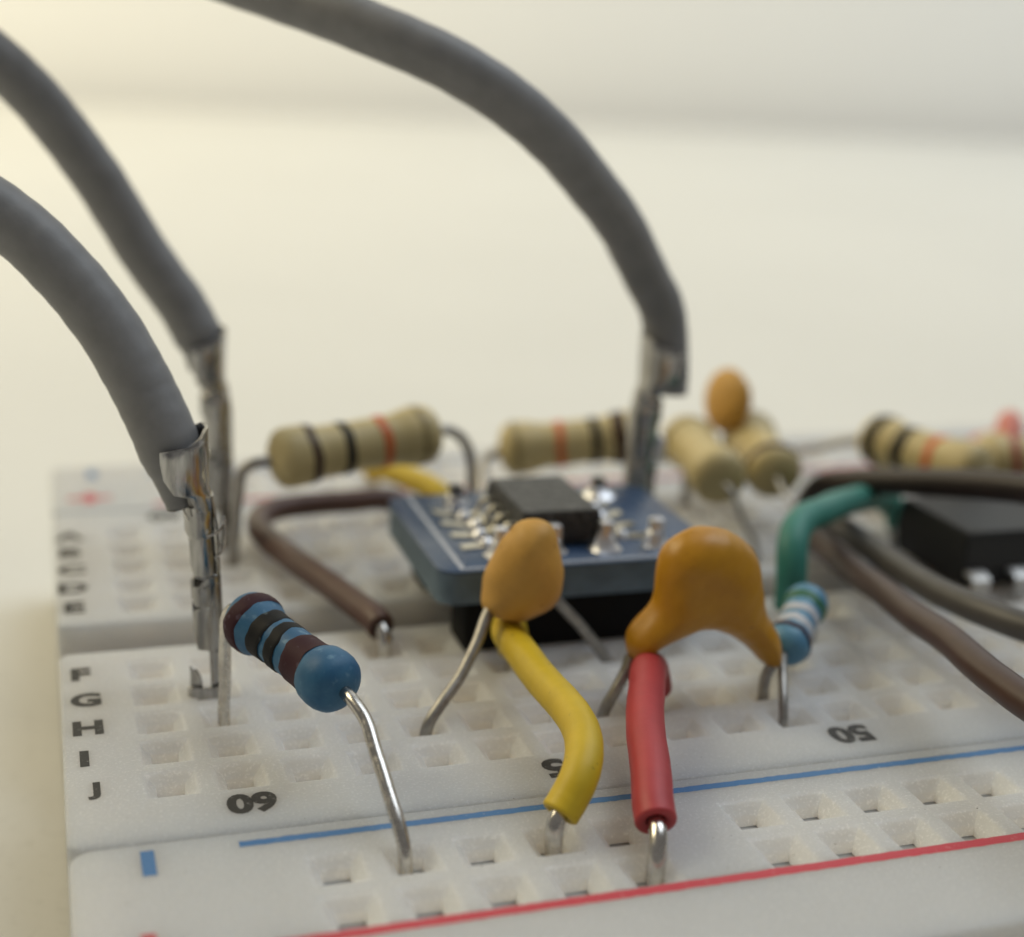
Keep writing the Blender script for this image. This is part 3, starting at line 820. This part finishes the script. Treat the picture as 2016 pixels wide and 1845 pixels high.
def cable(label, bx, by, h, path, s, r=1.25, seed=0, lean=0.0, taper=(0.42, 2.5), wide=1.0):
    """bx,by foot in the board, h height of the crimp top, path of the sleeve from the crimp outwards,
    s=+1: spine of the crimp on the right of the wire, -1: on the left; lean: sideways drift of the top"""
    t = thing('crimped_cable', (bx, by, 0), label, 'cable', 'grey cables with crimped pins')
    insulation('insulation', path, r, 'grey_ins', t, True, False, n=14, sides=36, core=0.4, amp=0.02, seed=seed, jitter=0.006, taper=taper)
    k = h/11.4
    def X(dx, z): return bx + s*dx + lean*z/11.4
    def A(a0, a1):
        return (a0, a1) if s > 0 else (180-a1, 180-a0)
    def rows(L): return [(z*k, X(cx*(wide if z < 8.2 else 1), z), by+cy, rx*(wide if z < 8.2 else 1), ry*(wide if z < 8.2 else 1), *A(a0, a1)) for (z, cx, cy, rx, ry, a0, a1) in L]
    # wings round the sleeve
    channel('insulation_crimp', rows([(8.05, -0.34, -0.05, 0.66, 0.74, -96, 96), (8.45, -0.52, -0.05, 0.82, 0.92, -92, 95), (8.80, -0.78, -0.05, 1.04, 1.14, -84, 95), (8.98, -0.96, 0, 1.18, 1.28, -106, 118), (9.6, -1.06, 0, 1.27, 1.40, -118, 122), (10.3, -1.10, 0, 1.32, 1.43, -120, 122), (10.75, -1.12, 0, 1.35, 1.43, -118, 120), (10.92, -1.12, 0, 1.36, 1.43, -70, 90), (11.15, -1.12, 0, 1.36, 1.43, -42, 50), (11.42, -1.10, 0, 1.36, 1.42, -24, 26)]), 0.14, t, n=22, seed=seed, jag=0.012)
    channel('transition_strip', rows([(7.95, -0.25, 0, 0.52, 0.60, -68, 68), (8.35, -0.42, 0, 0.72, 0.80, -72, 72), (8.78, -0.80, 0, 1.07, 1.06, -66, 66)]), 0.12, t, n=12, seed=seed+1, jag=0.02)
    # barrel round the bare strands
    channel('conductor_crimp', rows([(6.85, -0.22, 0, 0.56, 0.60, -150, 150), (7.1, -0.24, 0, 0.60, 0.66, -172, 172), (7.55, -0.25, 0, 0.59, 0.62, -176, 176), (8.0, -0.26, 0, 0.62, 0.66, -172, 172), (8.2, -0.27, 0, 0.64, 0.70, -150, 150)]), 0.12, t, n=24, seed=seed+2, jag=0.025)
    channel('neck', rows([(5.15, -0.16, 0, 0.54, 0.60, -138, 138), (5.5, -0.16, 0, 0.55, 0.62, -150, 150), (6.2, -0.18, 0, 0.54, 0.60, -150, 150), (6.95, -0.21, 0, 0.54, 0.60, -144, 144)]), 0.12, t, n=18, seed=seed+3, jag=0.04)
    # folded spring box with notches on the open side
    channel('contact_box', rows([(1.9, -0.06, 0, 0.50, 0.58, -62, 80), (2.1, -0.08, 0, 0.56, 0.62, -140, 140), (2.6, -0.09, 0, 0.57, 0.64, -158, 158), (3.75, -0.10, 0, 0.57, 0.64, -158, 158), (3.9, -0.10, 0, 0.57, 0.64, -118, 140), (4.02, -0.10, 0, 0.57, 0.64, -160, 160), (4.75, -0.12, 0, 0.58, 0.65, -160, 160), (4.9, -0.12, 0, 0.57, 0.64, -112, 130), (5.12, -0.14, 0, 0.56, 0.62, -95, 120), (5.22, -0.14, 0, 0.55, 0.61, -140, 140)]), 0.13, t, n=26, power=3.2, seed=seed+4, jag=0.05)
    channel('spine', rows([(-2.2, 0.36, 0.05, 0.10, 0.28, -89, 89), (0.4, 0.34, 0.05, 0.12, 0.32, -89, 89), (1.9, 0.38, 0.05, 0.12, 0.36, -89, 89), (3.4, 0.45, 0.05, 0.12, 0.40, -89, 89), (5.2, 0.40, 0.05, 0.12, 0.40, -89, 89), (7.2, 0.36, 0.05, 0.12, 0.40, -89, 89), (8.6, 0.24, 0.05, 0.12, 0.45, -89, 89)]), 0.08, t, n=8, seed=seed+5)
    channel('contact_blade', rows([(-0.25, -0.02, -0.1, 0.40, 0.40, -100, 60), (0.5, -0.02, -0.1, 0.40, 0.42, -100, 60), (1.3, 0.0, -0.05, 0.40, 0.46, -104, 60), (2.05, 0.0, 0, 0.46, 0.54, -104, 70)]), 0.11, t, n=12, seed=seed+6, jag=0.02)
    channel('stop_tab', rows([(-0.34, -0.28, -0.25, 0.74, 0.42, -176, 20), (0.0, -0.28, -0.25, 0.75, 0.44, -178, 20), (0.40, -0.28, -0.25, 0.74, 0.42, -176, 20)]), 0.12, t, n=16, power=3.5, seed=seed+7, jag=0.02)
    channel('latch_tab', rows([(0.35, -0.28, -0.12, 0.62, 0.38, -186, -96), (0.8, -0.28, -0.12, 0.60, 0.38, -190, -104), (1.15, -0.28, -0.12, 0.62, 0.38, -192, -120)]), 0.10, t, n=8, power=3.0, seed=seed+8, jag=0.05)
    # bare strands and the pressed core inside
    tube('strand_core', [(X(-0.25, 6.9), by, 6.7*k), (X(-0.26, 7.6), by, 7.6*k), (X(-0.5, 8.3), by, 8.3*k), (X(-0.95, 9.0), by, 9.0*k)], 0.46, 'dull_tin', t)
    return t

def cam_side(o):
    return o
# nearest cable, standing in row G
tA = cable('nearest grey cable, its crimped pin standing left of the dark blue resistor', 2.72, 7.55, 11.4,
      [(1.55, 7.50, 8.15), (1.40, 7.53, 8.7), (1.34, 7.58, 9.58), (1.20, 7.75, 10.53), (0.88, 8.05, 11.6), (0.42, 8.5, 12.62), (-0.19, 9.0, 13.82), (-1.2, 9.67, 15.52), (-2.17, 10.19, 16.84), (-3.21, 10.67, 17.97), (-4.33, 11.12, 18.93), (-5.77, 11.57, 19.9), (-7.93, 12.18, 20.97), (-10.61, 12.92, 21.9), (-16, 14, 22.8), (-28, 16, 22), (-48, 19, 15), (-72, 23, 3), (-95, 27, -6.2), (-130, 34, -7.4), (-190, 44, -7.4)], +1, seed=31, lean=-0.24)
for pts in ([(2.42, 6.88, 7.05), (2.75, 6.85, 7.12), (3.10, 7.1, 7.45), (3.18, 7.3, 7.7)], [(3.18, 7.25, 7.6), (3.16, 7.1, 6.9), (3.02, 6.98, 6.3), (2.70, 6.9, 6.05)], [(1.52, 7.1, 8.35), (1.58, 6.95, 8.05), (1.72, 6.9, 7.75)]):
    tube('strand', [(x_+0.12, y_, z_) for x_, y_, z_ in pts], 0.05, 'tin', tA, 8, 8)
# second cable, standing further back in row B
tB = cable('second grey cable, its crimped pin standing by the first tan resistor', 5.02, 25.1, 11.75,
      [(4.62, 24.8, 9.2), (4.50, 25.0, 10.1), (4.14, 25.40, 11.47), (3.61, 25.74, 12.53), (2.17, 26.23, 14.66), (0.75, 26.58, 17.08), (-0.55, 26.81, 19.24), (-1.7, 27.07, 20.96), (-2.81, 27.24, 22.42), (-4.19, 27.5, 23.89), (-5.8, 27.79, 25.23), (-8.2, 28.18, 26.74), (-11.66, 28.82, 28.28), (-18, 30, 29.6), (-32, 33, 28.5), (-52, 38, 20), (-76, 44, 5), (-98, 50, -6), (-130, 58, -7.4), (-190, 72, -7.4)], +1, seed=47, lean=0.35, wide=1.25)
# third cable, standing right of the adapter board
tC = cable('grey cable arching over the blue circuit board to a pin beside it', 26.95, 20.5, 11.95,
      [(28.06, 20.4, 8.75), (28.12, 20.5, 10.0), (28.03, 20.74, 11.84), (27.71, 20.73, 13.2), (26.37, 20.15, 15.19), (24.3, 18.81, 17.84), (21.86, 17.27, 20.17), (19.56, 15.99, 22.08), (17.38, 15.24, 23.69), (15.11, 15.29, 24.96), (13.07, 15.94, 25.95), (10.7, 17.46, 26.88), (8.58, 19.39, 27.65), (5.99, 22.07, 28.56), (1.98, 25.96, 29.73), (-4.4, 31.83, 31.23), (-16, 40, 32.5), (-34, 52, 30), (-56, 66, 19), (-78, 80, 4), (-100, 92, -6.2), (-135, 108, -7.4), (-190, 130, -7.4)], -1, r=1.2, seed=59, lean=-0.12, taper=None, wide=1.3)

def b4(bm):
    for c, r in (((27.3, 20.3, 5.1), 0.62), ((27.75, 20.2, 5.6), 0.55), ((27.15, 20.3, 4.3), 0.55), ((27.9, 20.2, 6.1), 0.36), ((27.0, 20.25, 3.4), 0.5)):
        ellipsoid(bm, c, (r, 0, 0), (0, r, 0), (0, 0, r*1.2))
blob('solder_blob', b4, 'bright_solder', tC, 0.12, 3)

# ---------------------------------------------------------------- adapter board with the small chip
ab = thing('adapter_board', (19.6, 13.97, 0), 'small blue adapter circuit board with a chip, raised on black pin headers', 'circuit board')
px0, px1, py0, py1, pz0, pz1 = 12.72, 26.5, 8.55, 19.45, 2.50, 4.10
def rrect(x0, x1, y0, y1, r, n=6):
    out = []
    for cx, cy, a0 in ((x1-r, y0+r, -90), (x1-r, y1-r, 0), (x0+r, y1-r, 90), (x0+r, y0+r, 180)):
        for k in range(n+1):
            a = math.radians(a0+90*k/n)
            out.append((cx+r*math.cos(a), cy+r*math.sin(a)))
    return out
ol = rrect(px0, px1, py0, py1, 0.9)
n = len(ol)
vs, fs, mi = [], [], []
cxp, cyp = (px0+px1)/2, (py0+py1)/2
for z, k in ((pz0, 0.0), (pz0+0.12, -0.05), (pz1-0.16, -0.05), (pz1-0.04, -0.01), (pz1, 0.06)):
    for x, y in ol:
        q = Vector((x-cxp, y-cyp)); q2 = q - Vector((math.copysign(min(abs(q.x), k), q.x), math.copysign(min(abs(q.y), k), q.y)))
        vs.append((cxp+q2.x, cyp+q2.y, z))
for i in range(4):
    for k in range(n):
        k2 = (k+1) % n
        fs.append([i*n+k, i*n+k2, (i+1)*n+k2, (i+1)*n+k]); mi.append(1 if i in (0, 1) else 0)
fs.append(list(range(n))[::-1]); mi.append(0)
fs.append([4*n+k for k in range(n)]); mi.append(0)
pcb = finish('laminate', vs, fs, ['pcb', 'pcb_edge'], ab, 40, mi)
def flat3(name, poly, z, m, parent):
    return finish(name, [(x, y, z) for x, y in poly], [list(range(len(poly)))], m, parent, 0)
flat3('silk_and_highlight_line', [(13.70, 8.75), (13.92, 8.75), (13.98, 19.2), (13.76, 19.2)], pz1+0.012, 'silk_and_highlight', pcb)
flat3('silk_and_highlight_line', [(13.95, 8.70), (25.6, 8.70), (25.6, 8.86), (13.95, 8.86)], pz1+0.012, 'silk_and_highlight', pcb)  # pale strip painting in the highlight on the front edge, not print
cx, cy = 19.05, 13.45
for sgn in (-1, 1):
    for k in range(4):
        y = cy + (k-1.5)*1.27
        yo = 13.97 + (k-1.5)*1.75
        xa, xb = (cx+sgn*2.2, cx+sgn*4.6)
        bm = bmesh.new()
        pts = [(xa, y-0.34), (xa+sgn*1.0, y-0.34), (xb, yo-0.30), (xb, yo+0.30), (xa+sgn*1.0, y+0.34), (xa, y+0.34)]
        lo = [bm.verts.new((a, b, pz1+0.0)) for a, b in pts]; hi = [bm.verts.new((a, b, pz1+0.10)) for a, b in pts]
        bm.faces.new(hi)
        for q in range(6): bm.faces.new([lo[q], lo[(q+1) % 6], hi[(q+1) % 6], hi[q]])
        finish_bm('solder_pad', bm, 'pad', ab, 30)
# chip: body with sloping sides
bm = bmesh.new()
L = []
for z, dx, dy in ((pz1+0.18, 1.85, 2.75), (pz1+0.95, 2.02, 2.92), (pz1+1.75, 1.86, 2.74)):
    L.append([bm.verts.new((cx+sx*dx, cy+sy*dy, z)) for sx, sy in ((-1, -1), (1, -1), (1, 1), (-1, 1))])
bm.faces.new(L[0][::-1]); bm.faces.new(L[2])
for i in range(2):
    for k in range(4):
        bm.faces.new([L[i][k], L[i][(k+1) % 4], L[i+1][(k+1) % 4], L[i+1][k]])
bmesh.ops.bevel(bm, geom=list(bm.edges), offset=0.07, segments=2, affect='EDGES')
chip = finish_bm('chip_body', bm, 'chip', ab, 40)
rf = random.Random(3)
for sgn in (-1, 1):
    for k in range(4):
        y = cy + (k-1.5)*1.27
        pth = [(cx+sgn*1.85, pz1+0.95), (cx+sgn*2.35, pz1+0.95), (cx+sgn*2.55, pz1+0.75), (cx+sgn*2.68, pz1+0.32), (cx+sgn*2.85, pz1+0.2), (cx+sgn*3.3, pz1+0.17)]
        bm = bmesh.new()
        A = []
        for x, z in pth:
            A.append([bm.verts.new((x, y-0.21, z-0.09)), bm.verts.new((x, y+0.21, z-0.09)), bm.verts.new((x, y+0.21, z+0.09)), bm.verts.new((x, y-0.21, z+0.09))])
        for i in range(len(A)-1):
            for q in range(4): bm.faces.new([A[i][q], A[i][(q+1) % 4], A[i+1][(q+1) % 4], A[i+1][q]])
        bm.faces.new(A[0][::-1]); bm.faces.new(A[-1])
        finish_bm('chip_leg', bm, 'pad', chip, 40)
        fx, fy = cx+sgn*3.25+rf.uniform(-.12, .12), y+rf.uniform(-.1, .1)
        vs, fs = lathe((fx, fy, pz1+0.06), (fx+rf.uniform(-.1, .1), fy+rf.uniform(-.1, .1), pz1+0.7), [(0, 0.42), (0.08, 0.40), (0.2, 0.30*rf.uniform(.8, 1.2)), (0.32, 0.2), (0.38, 0.06)], 14)
        finish('solder_fillet', [Vector(v)+Vector((math.sin(v[1]*13+k), math.sin(v[0]*12+k), 0))*0.05 for v in vs], fs, 'solder', chip, 60)
rs = random.Random(12)
for y in (10.16, 17.78):
    box('header_strip', (14.05, y-1.25, 0.02), (25.15, y+1.25, pz0-0.01), 'black_plastic', ab, 0.12)
    for k in range(4):
        x = 15.94+P*k
        pin = box('header_pin', (x-0.32, y-0.32, -2.5), (x+0.32, y+0.32, pz1+(1.35 if y < 12 else 1.0)), 'solder' if y < 12 else 'leg_dark', ab, 0.12)
        q = rs.uniform(0.8, 1.15)
        hgt = rs.uniform(0.55, 0.95) if y < 12 else rs.uniform(0.3, 0.55)
        tip = Vector((x+rs.uniform(-.12, .12), y+rs.uniform(-.12, .12), pz1+1.0))
        vs, fs = lathe((x, y, pz1-0.02), tip, [(0, 0.78*q), (0.08, 0.72*q), (hgt*0.35, 0.56*q), (hgt*0.7, 0.45), (hgt, 0.38), (hgt+0.08, 0.2)], 20)
        vs = [Vector(v) + Vector((math.sin(v[1]*9+k), math.sin(v[0]*8+k*2), math.sin((v[0]+v[1])*7)))*0.05 for v in vs]
        finish('solder_joint', vs, fs, 'solder', pin, 60)

# ---------------------------------------------------------------- black dual in line chip at the right
dp = thing('logic_chip', (49.0, 13.97, 0), 'black dual in line chip at the right edge', 'chip')
bm = bmesh.new()
L = []
x1 = 60.0
for z, xa, ya, yb in ((0.28, 41.30, 10.90, 17.05), (1.75, 41.15, 10.75, 17.2), (3.25, 41.35, 10.92, 17.03)):
    xb = x1 - (xa-41.15)
    L.append([bm.verts.new(p) for p in ((xa, ya, z), (xb, ya, z), (xb, yb, z), (xa, yb, z))])
bm.faces.new(L[0][::-1]); bm.faces.new(L[2])
for i in range(2):
    for k in range(4):
        bm.faces.new([L[i][k], L[i][(k+1) % 4], L[i+1][(k+1) % 4], L[i+1][k]])
bmesh.ops.bevel(bm, geom=list(bm.edges), offset=0.08, segments=2, affect='EDGES')
finish_bm('package', bm, 'dip', dp, 40)
for sgn, yy, y1 in ((-1, 10.75, 10.02), (1, 17.2, 17.92)):
    for k in range(7):
        x = 41.85+P*k
        bm = bmesh.new()
        A = []
        for y, z, hw in ((yy+sgn*-0.1, 1.15, 0.50), (yy+sgn*0.35, 1.15, 0.50), (y1-sgn*0.02, 1.0, 0.50), (y1, 0.8, 0.46), (y1, 0.02, 0.44), (y1, -0.15, 0.28), (y1, -2.6, 0.25)):
            th = 0.13
            if z > 1.1: A.append([bm.verts.new((x-hw, y, z-th)), bm.verts.new((x+hw, y, z-th)), bm.verts.new((x+hw, y, z+th)), bm.verts.new((x-hw, y, z+th))])
            else: A.append([bm.verts.new((x-hw, y-sgn*th, z)), bm.verts.new((x+hw, y-sgn*th, z)), bm.verts.new((x+hw, y+sgn*th, z)), bm.verts.new((x-hw, y+sgn*th, z))])
        for i in range(len(A)-1):
            for q in range(4): bm.faces.new([A[i][q], A[i][(q+1) % 4], A[i+1][(q+1) % 4], A[i+1][q]])
        bm.faces.new(A[0][::-1]); bm.faces.new(A[-1])
        finish_bm('leg', bm, 'leg_tin', dp, 40)

# ---------------------------------------------------------------- dust specks and fibres on the plastic
vs, fs = [], []
rnd = random.Random(4)
def speck(x, y, r):
    b = len(vs)
    k = rnd.randint(5, 7)
    for i in range(k):
        a = 2*math.pi*i/k
        q = r*rnd.uniform(0.5, 1.1)
        vs.append((x+q*math.cos(a), y+q*math.sin(a)*0.7, 0.012))
    vs.append((x, y, 0.012+r*0.5))
    for i in range(k): fs.append([b+i, b+(i+1) % k, b+k])
for (x, y) in ((0.3, -6.1), (1.5, -8.6), (7.3, -8.2), (9.9, -8.0), (13.6, -8.1), (20.6, -9.9), (22.4, -9.6), (28.9, -8.6), (-0.1, 8.6), (-1.6, -7.5), (12.3, -4.0), (18.0, -10.1), (25.2, -11.8)):
    speck(x, y, rnd.uniform(0.03, 0.055))
for _ in range(60):
    speck(rnd.uniform(-3, 60), rnd.choice((rnd.uniform(-12.6, -10.95), rnd.uniform(-8.22, -8.22), rnd.uniform(-4.6, -1.3))), rnd.uniform(0.012, 0.03))
dust = finish('dust', vs, fs, 'dust', None, 0)
tag(dust, 'tiny dark dust specks scattered on the white plastic', 'dust', kind='stuff')
